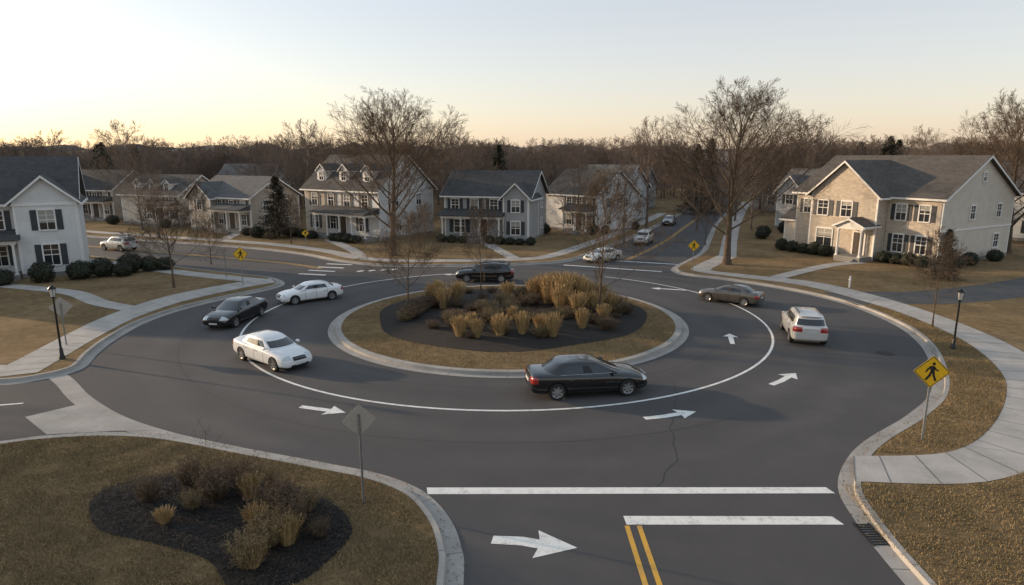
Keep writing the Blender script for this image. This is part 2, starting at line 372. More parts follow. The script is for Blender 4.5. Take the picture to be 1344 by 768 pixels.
for i in range(9): mb.box(9.02,9.40,14.5+i*.11,14.56+i*.11,.012,.024)
mb.box(8.99,9.03,14.45,15.5,.012,.026); mb.box(9.39,9.43,14.45,15.5,.012,.026)
obj('storm_drain',mb.mesh('drain',[iron],recalc=True))
# ---------------------------------------------------------------- trees
def tree_mesh(name,seed,h,spread,trunk_h=.22,tr=None,levels=3,n1=15,n2=8,n3=6,n4=4,twig=.012,mat=None,a0=56,a1=24):
    r=random.Random(seed); mb=MB(); tr=tr or h*.018
    def vec(): return Vector((r.uniform(-1,1),r.uniform(-1,1),r.uniform(-1,1)))
    def path(p,d,L,seg,wob,lift):
        pts=[p.copy()]; d=d.normalized()
        for i in range(seg):
            d=(d+vec()*wob+Z*lift).normalized(); p=p+d*(L/seg); pts.append(p.copy())
        return pts
    def at(pts,t):
        k=t*(len(pts)-1); i=min(int(k),len(pts)-2); f=k-i
        return pts[i].lerp(pts[i+1],f),(pts[i+1]-pts[i]).normalized()
    cnt=[n1,n2,n3,n4]
    def branch(p,d,L,rad,lv):
        seg=[7,6,4,2,2][lv]; pts=path(p,d,L,seg,[.03,.075,.10,.14,.16][lv],[.03,.06,.045,.03,.02][lv])
        end=max(twig*.6,rad*(.12 if lv==0 else .2))
        mb.tube(pts,[rad+(end-rad)*(i/seg)**.75 for i in range(seg+1)],[9,6,4,3,3][lv])
        if lv>levels: return
        n=cnt[lv] if lv<4 else 0
        for i in range(n):
            t=(trunk_h+(1-trunk_h)*((i+r.random()*.7)/n)) if lv==0 else .18+.82*(i+r.random()*.8)/n
            t=min(t,.985); q,dd=at(pts,t)
            az=(i*2.4+r.random()*.8) if lv==0 else r.random()*6.283
            a=dd.cross(Vector((cos(az),sin(az),.01))).normalized()
            if lv==0:
                ang=radians(a0+(a1-a0)*t+r.uniform(-7,7)); nd=dd*cos(ang)+a*sin(ang)
                ln=spread*(1.15*(1-t)+.52)*r.uniform(.88,1.1); nr=rad*(.40-.26*t)*r.uniform(.8,1.15)
            else:
                ang=radians(r.uniform(24,50)); nd=dd*cos(ang)+a*sin(ang)
                ln=L*r.uniform(.36,.56)*(1.2-t*.6); nr=max(twig,(rad+(end-rad)*t**.75)*.48)
            branch(q,nd,ln,nr,lv+1)
    branch(Vector((0,0,-.1)),Z,h*.88,tr,0)
    mb.tube([Vector((0,0,-.1)),Vector((0,0,.15)),Vector((0,0,.5))],[tr*1.6,tr*1.25,tr*1.0],9)
    zm=max(v[2] for v in mb.v); f=h/zm
    mb.v=[(x*f,y*f,z*f) for x,y,z in mb.v]
    return mb.mesh(name,[mat or M['bark']],smooth=True)
TB=[tree_mesh('big_bare_%d'%i,20+i,16,7.4,.2,.34,3,24,11,8,6,.011,M['bark'],62,28) for i in range(2)]
TS=[tree_mesh('small_bare_%d'%i,40+i,6.5,2.7,.24,.075,3,18,8,6,4,.0085,M['bark'],62,28) for i in range(3)]
TM=[tree_mesh('mid_bare_%d'%i,60+i,13,5.2,.14,.2,3,18,8,6,4,.014,M['hazebark'],62,28) for i in range(4)]
HB={id(TB):16,id(TS):6.5,id(TM):13}
def tree(kind,i,x,y,h,rz=0,w=1,z=LAWNZ,name='bare_tree'):
    s=h/HB[id(kind)]; o=obj(name,kind[i%len(kind)],(x,y,z),rz,(s*w,s*w,s)); return o
tree(TB,0,-11.5,62,15.8,.5,1.22); tree(TB,1,19.0,56.6,16.1,1.2,1.22)
tree(TB,0,49,63.5,15.8,2.2,1.05); tree(TM,1,18.1,87,14.6)
tree(TS,0,-24.6,46.2,6.6,.2,1.3); tree(TS,1,-26.8,57,4.6,1); tree(TS,2,-6.2,37.6,6.2,2,1.15,.5)
tree(TS,1,-2.1,42.8,6.6,3.4,.7,.4); tree(TS,0,5.0,36.3,8.5,4.1,.98,.5); tree(TS,2,23.6,35.2,5.7,5,.8)
for i,(x,y,h,w) in enumerate([(-6.5,79,13,1),(-28.8,92,14.5,1.1),(-18,90,15.5,1),(-15.5,84,14.5,1),(8.1,80,11.5,1),(-60,102,15,1.2),(-78,112,14,1.3),(41,92,15.5,1),(60,97,14,1),(9,96,12,1),(-41,75,8,.9),(-38,78,7,.8),(-48,84,9,1),(31,84,11,1),(33,96,12,1),(-10,95,15,1),(-52,96,11,1),(2,92,11,1),(66,82,14,1),(75,100,16,1.1),(-33,96,13,1),(-68,92,10,1),(12.5,72,9,.8),(26,78,7,.8),(57,70,13,1),(24,84,9,.9),(-9,66,5,.8),(-24,70,5.5,.9),(-47,68,6,.9),(21,70,6,.9)]):
    tree(TM if h>7.5 else TS,i,x,y,h,i*1.3,w)
for i,(x,y,h) in enumerate([(-46,27.0,13),(-57,30,14),(-38,22,9)]): tree(TM,i,x,y,h,i*2.1,1.2)  # unseen trees left of the frame, added to shade the near lawn
far=empty('distant_woodland')
for i in range(400):
    y=R.uniform(104,190); x=R.uniform(-.88,.88)*y
    if abs(x-(19.8+(y-88.6)*.40+3))<9: continue
    h=R.uniform(8.8,12.4)*(1+.15*(noise.noise(Vector((x*.03,y*.02,0)))))*(.85+.0018*y); 
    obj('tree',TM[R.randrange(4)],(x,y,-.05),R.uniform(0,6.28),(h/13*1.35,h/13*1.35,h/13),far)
mb=MB(); n=160
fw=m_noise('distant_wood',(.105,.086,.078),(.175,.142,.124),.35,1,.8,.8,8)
rows=[]
for k,(yy,hh) in enumerate([(195,0),(205,7.5),(225,9.8),(270,13.0),(340,0)]):
    rows.append([Vector((-320+640*i/n,yy+10*noise.noise(Vector((i*.1,k,0))),hh*(1+.20*noise.noise(Vector((i*.35,k*2.1,3)))+.14*noise.noise(Vector((i*1.9,k*5.1,3)))))) for i in range(n+1)])
for k in range(4):
    for i in range(n): mb.poly([rows[k][i],rows[k][i+1],rows[k+1][i+1],rows[k+1][i]])
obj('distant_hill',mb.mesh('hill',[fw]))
def conifer(name,seed,h,w,dense=1,mat=None):
    r=random.Random(seed); mb=MB(); mb.tube([Vector((0,0,-.1)),Vector((0,0,h*.5)),Vector((0,0,h))],[h*.022,h*.014,.01],7)
    wh=int(30*dense)
    for k in range(wh):
        t=(k+.5)/wh; z=h*(.05+.93*t); L=w*.5*(1-t)**.75*r.uniform(.85,1.1)+.08
        for b in range(int(14*(1-t*.5))):
            az=r.random()*6.283; l=L*r.uniform(.6,1.15); d=Vector((cos(az),sin(az),-.15+.6*t))
            p0=Vector((0,0,z)); mb.tube([p0,p0+d*l],[.02,.006],3)
            for q in range(16):
                f=.25+.75*r.random(); p=p0+d*l*f+Vector((r.uniform(-1,1),r.uniform(-1,1),r.uniform(-.8,.8)))*.13
                a=Vector((r.uniform(-1,1),r.uniform(-1,1),r.uniform(-.7,.9))).normalized()*r.uniform(.12,.26)
                c=Vector((-a.y,a.x,r.uniform(-.1,.1))).normalized()*.075
                mb.poly([p-c,p+c,p+a*1.2],1)
    return mb.mesh(name,[M['bark'],mat])
need=m_rand('conifer_needles',[(.022,.028,.016),(.040,.046,.026),(.062,.062,.038)],.8)
needb=m_rand('cedar_foliage',[(.028,.024,.014),(.052,.041,.022),(.080,.061,.033)],.8)
CF=[conifer('conifer_a',1,7,4.6,1,need),conifer('conifer_b',2,7,4.4,1.1,needb)]
obj('evergreen_tree',CF[1],(-27.5,76.2,LAWNZ),0,(1.15,1.15,1.02)); obj('evergreen_tree',CF[1],(33.6,49.6,LAWNZ),1,(.62,.62,.56))
for x,y,h in [(-2.0,98,11.2),(-70,112,11.5),(-66,116,11),(31,110,11.5),(34,113,12.5),(62,118,12),(66,116,13),(70,120,12.5),(-95,118,12),(-73,118,12)]:
    obj('pine_tree',CF[0],(x,y,0),x,(h/7*.9,h/7*.9,h/7))
def shrub(name,seed,n,leaf,mat,squash=.85):
    r=random.Random(seed); mb=MB()
    for i in range(7):
        az=r.random()*6.28; mb.tube([Vector((0,0,-.05)),Vector((cos(az)*.25,sin(az)*.25,.35)),Vector((cos(az)*.5,sin(az)*.5,.8))],[.03,.02,.008],4)
    for i in range(n):
        v=Vector((r.gauss(0,1),r.gauss(0,1),r.gauss(0,1))).normalized(); rr=.92*(1+.30*noise.noise(v*2.3+Vector((seed,0,0))))*(1-.4*r.random()**2.2)
        p=Vector((v.x*rr,v.y*rr,squash*(v.z*rr)+squash*.85)); 
        if p.z<0: continue
        a=Vector((r.gauss(0,1),r.gauss(0,1),r.gauss(0,1))).normalized(); b=a.cross(v); b=b.normalized() if b.length>.01 else Z
        l=leaf*r.uniform(.6,1.4); mb.poly([p-a*l,p+b*l*.45,p+a*l,p-b*l*.45],1)
    return mb.mesh(name,[M['bark'],mat])
sg=m_rand('evergreen_leaves',[(.016,.021,.011),(.030,.036,.018),(.050,.052,.027)],.7)
SH=[shrub('shrub_%d'%i,i+3,3200,.085,sg) for i in range(3)]
def dry(name,seed,nst,h,spread,leafmat,nleaf,leaf=.02,twr=.004):
    r=random.Random(seed); mb=MB()
    for i in range(nst):
        az=r.random()*6.283; q=r.random()**.6; d=Vector((cos(az)*spread*q,sin(az)*spread*q,1)); d.normalize(); L=h*r.uniform(.6,1.05)
        p=Vector((cos(az)*.18*q,sin(az)*.18*q,-.03)); pts=[p]
        for k in range(4):
            d=(d+Vector((r.uniform(-1,1),r.uniform(-1,1),r.uniform(-.3,.5)))*.16).normalized(); p=p+d*L/4; pts.append(p)
        mb.tube(pts,[twr*1.8,twr*1.5,twr*1.2,twr,twr*.6],3)
        for b in range(6):
            k=r.randrange(1,5); bp=pts[k]; bd=(d+Vector((r.uniform(-1,1),r.uniform(-1,1),r.uniform(-.1,.9)))*.8).normalized(); e=bp+bd*L*.3; mb.tube([bp,e],[twr,twr*.5],3)
            for _ in range(nleaf):
                c=bp.lerp(e,r.random())+Vector((r.gauss(0,1),r.gauss(0,1),r.gauss(0,1)))*.03; a=Vector((r.gauss(0,1),r.gauss(0,1),r.gauss(0,1))).normalized()*leaf*r.uniform(.6,1.5); w=Vector((-a.y,a.x,a.z*.3)).normalized()*leaf*.5
                mb.poly([c-a,c+w,c+a,c-w],1)
    return mb.mesh(name,[M['bark2'],leafmat])
lf1=m_rand('dry_leaves_brown',[(.055,.034,.020),(.11,.068,.037),(.19,.125,.062)],.85)
lf2=m_rand('dry_leaves_tan',[(.13,.092,.042),(.23,.165,.075),(.33,.235,.11)],.85)
DR=[dry('dry_shrub_%d'%i,80+i,100,1.0,.85,[lf1,lf1,lf2][i],9,.026) for i in range(3)]
straw=m_rand('grass_straw',[(.28,.185,.08),(.47,.32,.145),(.66,.48,.24)],.8)
def grass(name,seed,n,h,spread):
    r=random.Random(seed); mb=MB()
    for i in range(n):
        az=r.random()*6.283; q=r.random()**.8; d=Vector((cos(az)*spread*q,sin(az)*spread*q,1)).normalized(); L=h*(r.uniform(.35,.75) if i%2 else r.uniform(.7,1.12))
        p=Vector((cos(az)*.2*q,sin(az)*.2*q,-.05)); w=Vector((-sin(az),cos(az),0))*.008
        pts=[p]
        for k in range(4): d=(d+Vector((cos(az),sin(az),0))*(.10 if i%2 else .04)*k*q-Z*(.05 if i%2 else .01)*k).normalized(); p=p+d*L/4; pts.append(p)
        plume=(i%2==0) and r.random()<.6; ws=[1,1,.8,2.2 if plume else .5,.4]
        i0=len(mb.v)
        for pp,wk in zip(pts,ws): mb.v+=[tuple(pp-w*wk),tuple(pp+w*wk)]
        for k in range(4): mb.f.append((i0+2*k,i0+2*k+1,i0+2*k+3,i0+2*k+2)); mb.m.append(0)
        if plume:
            for _ in range(4):
                c=pts[3].lerp(pts[4],r.random()); a=d*.07; b=Vector((r.uniform(-1,1),r.uniform(-1,1),.3))*.03; mb.poly([c-a,c+b,c+a])
    return mb.mesh(name,[straw])
GR=[grass('grass_%d'%i,5+i,760,1.0,.34+.06*i) for i in range(3)]
def gz(x,y): return islz(Vector((x,y,0)))+.03
k=0
for x,y,h in [(2.3,39.3,1.75),(3.0,38.6,1.85),(3.7,39.7,1.95),(4.5,38.8,1.7),(2.9,37.6,1.5),(3.8,36.5,1.4),(1.4,40.4,1.4),(4.9,37.4,1.3),(1.9,41.2,1.6),(3.3,41,1.8),(4.3,40.4,1.7),(2.6,40.3,1.9),
   (-2.7,32.4,1.1),(-1.8,32.2,1.0),(-.6,32.5,1.15),(.55,32.7,1.2),(2.1,32.4,1.25),(1.5,33.4,.9),(3.8,34.0,1.1),(5.2,35.6,1.0),(6.0,38.2,1.2),(-4.7,39.8,1.5),(-3.5,40.2,1.3),(-5.2,40.8,1.1),(-2.2,34.0,.8),(0,35,.8),(5.6,40,1.4),(-.3,41,1.1),(-4.2,38.4,1.3)]:
    s=.72+.16*((k*7)%5)/5
    obj('ornamental_grass',GR[k%3],(x,y,gz(x,y)-.03),k*1.9,(h*s,h*s,h)); k+=1
for x,y,h in [(-6.0,13.4,.62),(-5.5,14.3,.7),(-6.6,15.1,.6),(-9.0,15.2,.45),(-7.3,16.5,.7)]:
    obj('ornamental_grass',GR[k%3],(x,y,LAWNZ+.04),k*1.9,(h,h,h)); k+=1
r2=random.Random(11)
for i in range(72):
    a=r2.random()*6.283; q=6.9*sqrt(r2.random()); x=MC.x+cos(a)*q; y=MC.y+sin(a)*q*.9; s=r2.uniform(.4,.9)
    obj('dry_shrub',DR[i%3],(x,y,gz(x,y)-.03),a,(s*1.2,s*1.2,s*.85))
for i,(x,y,s) in enumerate([(-10.0,16.3,.75),(-9.3,17.2,.8),(-8.2,16.4,1.0),(-7.6,16.9,.9),(-8.6,15.9,.55),(-6.2,15.6,1.0),(-5.6,14.9,.9),(-5.9,14.2,.9),(-6.1,13.4,.85),(-5.5,15.8,.7),(-4.8,14.6,.5),(-7.0,17.3,.55)]):
    obj('dry_shrub',DR[[0,1,0,1,2,0,1,2,2,2,1,2][i]],(x,y,LAWNZ+.05),i*1.3,(s*.8,s*.8,s*.95))
sap=tree_mesh('sapling',91,2.2,.8,.3,.012,1,7,4,2,0,.004,M['bark2']); obj('sapling',sap,(-8.6,17.0,LAWNZ+.05))
def sh(x,y,s,sz=None,z=LAWNZ): 
    global k; k+=1; sz=(sz or s)*(.85+.3*((k*37)%10)/10); obj('evergreen_shrub',SH[k%3],(x,y,z),k*1.1,(s,s,sz))
for a in [(-32.6,50.8,.95),(-33.7,49.8,1.0),(-35.7,48.4,.9),(-31.4,52.6,1.0),(-30.3,53.4,.85),(-29.3,54.0,.8),(-39.4,46.8,.9),(-37.8,47.2,.8),(-31.1,50.9,.8)]: sh(*a)
# ---------------------------------------------------------------- houses
WC={'white':m_siding('siding_white',(.68,.68,.67)),'grey':m_siding('siding_grey',(.38,.38,.38)),'beige':m_siding('siding_beige',(.62,.555,.475)),'tan':m_siding('siding_tan',(.45,.395,.33)),'blue':m_siding('siding_pale',(.52,.54,.56)),
 'stone':m_stone('stone_veneer',[(.44,.37,.30),(.51,.44,.36),(.58,.51,.42)])}
RF={'dark':m_roof('shingle_dark',(.038,.038,.039),(.064,.061,.058)),'brown':m_roof('shingle_brown',(.056,.049,.043),(.090,.078,.067)),'grey':m_roof('shingle_grey',(.07,.07,.072),(.11,.108,.104))}
class House:
    def __init__(s,name,loc,th,wall,roof,wall2=None):
        s.e=empty(name,(loc[0],loc[1],LAWNZ-.02),radians(th)); s.p={}
        s.mats=[wall,M['trim'],M['glass'],M['dark'],roof,M['door'],wall2 or wall,M['fnd'],M['blind']]; s.r=random.Random(int(abs(loc[0]*10))+3)
    def P(s,n): return s.p.setdefault(n,MB())
    def done(s):
        for n,mb in s.p.items(): obj(n,mb.mesh(n,s.mats,recalc=True),parent=s.e)
    def wing(s,x0,x1,y0,y1,e,rise,axis,mat=0,ov=.4,z0=0,t=.16):
        f=(lambda a,b,z:(a,b,z)) if axis=='x' else (lambda a,b,z:(b,a,z))
        if axis=='x': a0,a1,b0,b1=x0,x1,y0,y1
        else: a0,a1,b0,b1=y0,y1,x0,x1
        bm=(b0+b1)/2; sl=rise/(bm-b0); V=Vector(f(a1-a0,0,0))
        s.P('walls').prism([f(a0,b0,z0),f(a0,b1,z0),f(a0,b1,e),f(a0,bm,e+rise),f(a0,b0,e)],V,mat)
        if z0==0: s.P('foundation').box(x0-.03,x1+.03,y0-.03,y1+.03,-.1,.35,7)
        u=.02
        for sg,b in ((-1,b0),(1,b1)):
            o=b+sg*ov; zo=e-ov*sl+u
            V2=Vector(f(a1-a0+2*ov,0,0))
            s.P('roof').prism([f(a0-ov,o,zo),f(a0-ov,bm,e+rise+u),f(a0-ov,bm,e+rise+u+t),f(a0-ov,o,zo+t)],V2,4)
            for aa in (a0-ov-.035,a1+ov+.002):
                s.P('trim').prism([f(aa,o,zo-.06),f(aa,bm,e+rise+u-.06),f(aa,bm,e+rise+u+t-.03),f(aa,o,zo+t-.03)],Vector(f(.033,0,0)),1)
            s.P('trim').prism([f(a0-ov,o+sg*.002,zo-.05),f(a0-ov,o+sg*.09,zo-.05),f(a0-ov,o+sg*.09,zo+t-.05),f(a0-ov,o+sg*.002,zo+t-.05)],V2,1)
            s.P('trim').prism([f(a0-ov+.01,b+sg*.003,zo-.02),f(a0-ov+.01,o-sg*.003,zo-.02),f(a0-ov+.01,o-sg*.003,zo),f(a0-ov+.01,b+sg*.003,zo)],Vector(f(a1-a0+2*ov-.02,0,0)),1)
        for cx,cy in ((x0,y0),(x1,y0),(x0,y1),(x1,y1)):
            if z0==0:
                sx=1 if cx==x1 else -1; sy=1 if cy==y1 else -1
                q=s.P('trim'); ax=sorted((cx-sx*.13,cx+sx*.022)); ay=sorted((cy-sy*.13,cy+sy*.022)); q.box(ax[0],ax[1],ay[0],ay[1],.36,e-.03,1)
                if sy<0 and sx>0: q.tube([Vector((cx+.07,cy-.07,.1)),Vector((cx+.07,cy-.07,e-.25))],[.04,.04],6,1)
    def face(s,side,c):
        return {'f':(Vector((0,c,0)),Vector((1,0,0)),Vector((0,-1,0))),'b':(Vector((0,c,0)),Vector((-1,0,0)),Vector((0,1,0))),'r':(Vector((c,0,0)),Vector((0,1,0)),Vector((1,0,0))),'l':(Vector((c,0,0)),Vector((0,-1,0)),Vector((-1,0,0)))}[side]
    def win(s,side,c,x,z,w=.95,h=1.5,sh=True,n0=0,div=True):
        o,r,n=s.face(side,c); 
        if side=='l': x=-x
        w2=w/2;h2=h/2; q=s.P('windows')
        q.obox(o,r,n,x-w2,x+w2,z-h2,z+h2,n0+.005,n0+.03,2)
        if s.r.random()<.4: q.obox(o,r,n,x-w2+.01,x+w2-.01,z+h2*s.r.uniform(-.3,.5),z+h2-.01,n0+.0302,n0+.0318,8)
        fr=.10
        q.obox(o,r,n,x-w2-fr,x-w2,z-h2-fr,z+h2+fr,n0+.004,n0+.08,1); q.obox(o,r,n,x+w2,x+w2+fr,z-h2-fr,z+h2+fr,n0+.004,n0+.08,1)
        q.obox(o,r,n,x-w2,x+w2,z+h2,z+h2+fr*1.4,n0+.004,n0+.095,1); q.obox(o,r,n,x-w2-.05,x+w2+.05,z-h2-fr,z-h2,n0+.004,n0+.12,1)
        if div:
            q.obox(o,r,n,x-w2,x+w2,z-.03,z+.03,n0+.032,n0+.06,1); q.obox(o,r,n,x-.02,x+.02,z-h2,z+h2,n0+.033,n0+.052,1)
            q.obox(o,r,n,x-w2,x+w2,z+h2*.5-.015,z+h2*.5+.015,n0+.033,n0+.05,1)
        if sh:
            for g in (-1,1):
                a=x+g*(w2+fr+.02); b=a+g*w*.42; a,b=min(a,b),max(a,b); s.P('shutters').obox(o,r,n,a,b,z-h2-.04,z+h2+.04,n0+.004,n0+.05,3)
    def doorway(s,side,c,x,n0=0,w=1.0):
        o,r,n=s.face(side,c); q=s.P('door'); q.obox(o,r,n,x-w/2,x+w/2,.45,2.5,n0+.01,n0+.06,5)
        for a,b,z0,z1 in ((x-w/2-.14,x-w/2,.45,2.65),(x+w/2,x+w/2+.14,.45,2.65),(x-w/2,x+w/2,2.5,2.65)): q.obox(o,r,n,a,b,z0,z1,n0+.005,n0+.09,1)
        for zq in (.75,1.7): q.obox(o,r,n,x-w*.32,x-.04,zq,zq+.6,n0+.061,n0+.075,5); q.obox(o,r,n,x+.04,x+w*.32,zq,zq+.6,n0+.061,n0+.075,5)
    def porch(s,x0,x1,yf,yb,top=2.9,ncol=4,gable=False,roofh=.7):
        q=s.P('porch'); q.box(x0,x1,yf,yb-.01,-.05,.42,7)
        for i in range(2): q.box((x0+x1)/2-.8,(x0+x1)/2+.8,yf-.3*(i+1),yf-.3*i-.003,-.05,.28-.14*i,7)
        for i in range(ncol):
            x=x0+.15+(x1-x0-.3)*i/(ncol-1); y=yf+.18
            q.box(x-.13,x+.13,y-.13,y+.13,.42,.52,1); q.tube([Vector((x,y,.52)),Vector((x,y,top-.1))],[.105,.085],10,1); q.box(x-.12,x+.12,y-.12,y+.12,top-.1,top,1)
        q.box(x0-.05,x1+.05,yf+.04,yb-.012,top+.001,top+.28,1)
        if gable: s.wing(x0-.02,x1+.02,yf,yb+.4,top+.281,(x1-x0)*.24,'y',1,.22,top+.281)
        else:
            q2=s.P('roof'); q2.prism([(x0-.3,yf-.3,top+.285),(x0-.3,yb+.05,top+.285),(x0-.3,yb+.05,top+.29+roofh),(x0-.3,yf-.3,top+.38)],(x1-x0+.6,0,0),4)
    def dormer(s,x,yf,zb,w=1.4,h=1.35,d=2.6):
        s.wing(x-w/2,x+w/2,yf,yf+d,zb+h,w*.42,'y',1,.16,zb,.1); s.win('f',yf,x,zb+h*.55,.7,.95,False)
    def chimney(s,x,y,z0,z1): s.P('chimney').box(x-.45,x+.45,y-.35,y+.35,z0,z1,7); s.P('chimney').box(x-.5,x+.5,y-.4,y+.4,z1,z1+.15,7)
    def vent(s,x,y,z,h=.5): s.P('vents').tube([Vector((x,y,z)),Vector((x,y,z+h))],[.06,.06],7,3,cap=True)
H=House('two_storey_house',(33.0,61.2),-59.3,WC['beige'],RF['brown'],WC['stone'])
H.wing(-7,7,0,12.6,5.9,3.4,'x'); H.wing(-4.3,2.3,-1.6,6.2,5.95,2.9,'y',6); H.P('walls').box(2.35,6.9,-.07,-.002,.3,5.55,6); H.P('walls').box(-6.9,-4.35,-.07,-.002,.3,5.55,6)
for x in (-3.0,-.6): H.win('f',-1.6,x,4.55,1.0,1.35)
H.win('f',-1.6,-2.6,1.75,1.6,1.6,False)
for x in (3.6,5.6): H.win('f',0,x,4.5,.85,1.35,True,.07); H.win('f',0,x,1.75,.85,1.5,True,.07)
H.win('f',0,-5.7,4.5,.8,1.3,True,.07); H.doorway('f',-1.6,.9); H.porch(-.3,2.2,-3.4,-1.61,2.9,2,True)
H.win('r',7,6.3,7.6,.55,.7,False); H.win('r',7,5.0,4.5,.8,1.15,False); H.win('r',7,9.8,4.5,.8,1.15,False); H.win('r',7,10.0,1.7,.9,1.2,False)
H.wing(-9.4,-6.95,1.5,6.5,2.9,1.3,'x',0)
H.P('trim').box(7.004,7.06,-.1,12.7,2.98,3.12,1); H.vent(4,8,8,1.1); H.vent(-3,9,7.6,1.1)
H.done()
def frame(loc,th): 
    c,s_=cos(radians(th)),sin(radians(th)); return lambda x,y:(loc[0]+c*x-s_*y,loc[1]+s_*x+c*y)
T=frame((33,61.2),-59.3)
for x in (-6.6,-5.4,-4.2,-3.0,-1.8,3.2,4.3,5.4,6.5): sh(*T(x,-2.4 if x<2 else -1.2),.72,.7)
for y in (1.5,3.5,8): sh(*T(8,y),.7)
H=House('two_storey_house',(-41.3,49.7),30,WC['white'],RF['dark'])
H.wing(-10,6.6,0,9,5.9,3.3,'x'); H.wing(2.7,6.8,-1.3,5,6.0,1.8,'y',0)
H.win('f',-1.3,4.75,4.5,1.0,1.5); H.win('f',-1.3,4.75,1.75,1.0,1.6)
for x in (-7.5,-4.5,-1.2,1.4): H.win('f',0,x,4.5,.85,1.4)
H.doorway('f',0,-.6); H.win('f',0,1.3,1.7,.9,1.5); H.win('f',0,-4,1.7,1,1.5); H.porch(-9,2.6,-2.2,-.01,2.8,6,False); H.win('r',6.6,6.8,4.5,.8,1.2,False)
H.P('trim').box(2.6,6.9,-1.38,-1.302,5.62,5.8,1)
H.done()
H=House('house_with_dormers',(-20.1,76.4),-35,WC['white'],RF['dark'],WC['stone'])
H.wing(-6.4,6.4,0,9,5.7,3.7,'x',0)
for x in (-4.2,-.2,3.8): H.dormer(x,.9,6.25,1.6,1.5)
H.P('walls').box(-6.28,-2.7,-.06,-.002,.3,5.3,6)
for x in (-4.5,-1.6,1.2,4.2): H.win('f',0,x,4.35,.95,1.4,True,.06 if x<-3 else 0)
H.win('f',0,-4.5,1.7,1.0,1.5,True,.06)
H.doorway('f',0,.4); H.win('f',0,-1.4,1.7); H.win('f',0,3.6,1.7,.95,1.5); H.porch(-2.5,6.2,-2.1,-.01,2.75,5)
H.win('r',6.4,2.6,4.4,.8,1.2,False); H.win('r',6.4,6.4,4.4,.8,1.2,False); H.win('r',6.4,4.5,7.4,.7,1.0,False); H.win('r',6.4,3,1.6,.8,1.2,False)
H.done(); T=frame((-20.1,76.4),-35)
for x in (-6,-5,-3.6,-1.8,2,3.2,4.4,5.6): sh(*T(x,-2.9),.7,.65)
H=House('grey_house',(-2.7,73.2),-15,WC['grey'],RF['dark'])
H.wing(-5.2,4.8,0,8.4,5.1,2.5,'x'); H.wing(2.0,4.9,-.9,4,5.0,1.4,'y',0)
for x in (-3.9,-1.6,.7): H.win('f',0,x,4.0,.85,1.25)
H.win('f',-.9,3.45,4.0,.9,1.25); H.win('f',-.9,3.45,1.6,1.0,1.4); H.doorway('f',0,-.6); H.win('f',0,-3.4,1.6,1.2,1.4); H.porch(-5,1.9,-1.9,-.01,2.6,4)
H.win('r',4.8,6,4,.8,1.1,False); H.win('r',4.8,6,1.6,.8,1.1,False); H.vent(-2,5,6.2,1)
H.done(); T=frame((-2.7,73.2),-15)
for x in (-4.6,-3.4,-2.2,1,2.2,3.3,4.4,5.6): sh(*T(x,-2.7),.6,.55)
def plain(name,loc,th,wall,roof,w=10,d=8,e=5,rise=2.7,g=True,dorm=0,porch=True):
    H=House(name,loc,th,wall,roof); H.wing(-w/2,w/2,0,d,e,rise,'x')
    if g: H.wing(-w/2+.4,-w/2+w*.42,-1.0,d/2,e-.05,rise*.72,'y',0); H.win('f',-1,-w/2+.4+w*.19,e-1.1,.9,1.2)
    for i in range(3):
        x=-w*.02+i*w*.2; H.win('f',0,x,e-1.1,.8,1.2); 
        if i!=1: H.win('f',0,x,1.6,.85,1.3)
    H.doorway('f',0,w*.18)
    for i in range(dorm): H.dormer(-w*.25+i*w*.25,.7,e+.35,1.2,1.1,2.2)
    if porch: H.porch(0,w/2-.2,-1.6,-.01,2.6,3)
    for sd,c in (('r',w/2),('l',-w/2)):
        for y in (d*.3,d*.7): H.win(sd,c,y,e-1.1,.8,1.1,False); H.win(sd,c,y,1.6,.8,1.1,False)
        H.win(sd,c,d/2,e+rise*.35,.5,.7,False)
    H.done()
plain('white_house',(7.4,82.5),-48,WC['white'],RF['dark'],8.5,8,4.8,2.8,False)
plain('white_house',(12.0,95),-38,WC['blue'],RF['grey'],9,8,5,3)
plain('tan_house',(-37.0,83),-28,WC['tan'],RF['grey'],10.5,8,4.4,2.3)
plain('beige_house',(-50,90),-20,WC['beige'],RF['brown'],10.5,8,4.3,2.4,False,3)
plain('beige_house',(-64,98),-15,WC['tan'],RF['dark'],10,8,4.6,2.6,True)
plain('white_house',(-44,106),-10,WC['white'],RF['grey'],9,8,5,3,False)
plain('pale_house',(38.5,84),-50,WC['blue'],RF['grey'],9,8,5.0,2.6)
plain('white_house',(58,72),-55,WC['white'],RF['dark'],10,9,5.5,3,False)
plain('tan_house',(46,116),-60,WC['tan'],RF['dark'],9,8,5,3,False)
plain('grey_house',(19,118),-30,WC['grey'],RF['dark'],9,8,4.6,2.6)
plain('tan_house',(-82,108),-10,WC['beige'],RF['dark'],10,8,4.6,2.8)
for x,y,s in [(-30,76,.9),(-32,78,.7),(4,80,.8),(10,79,.8),(11.5,80.5,.7),(34,80.5,.9),(36,78,.8),(30,77,.9),(29,75,.8),(-46,86,.8),(-56,91,.9),(33,69,.8),(34.5,70.5,.8),(16,84.5,.7)]: sh(x,y,s)
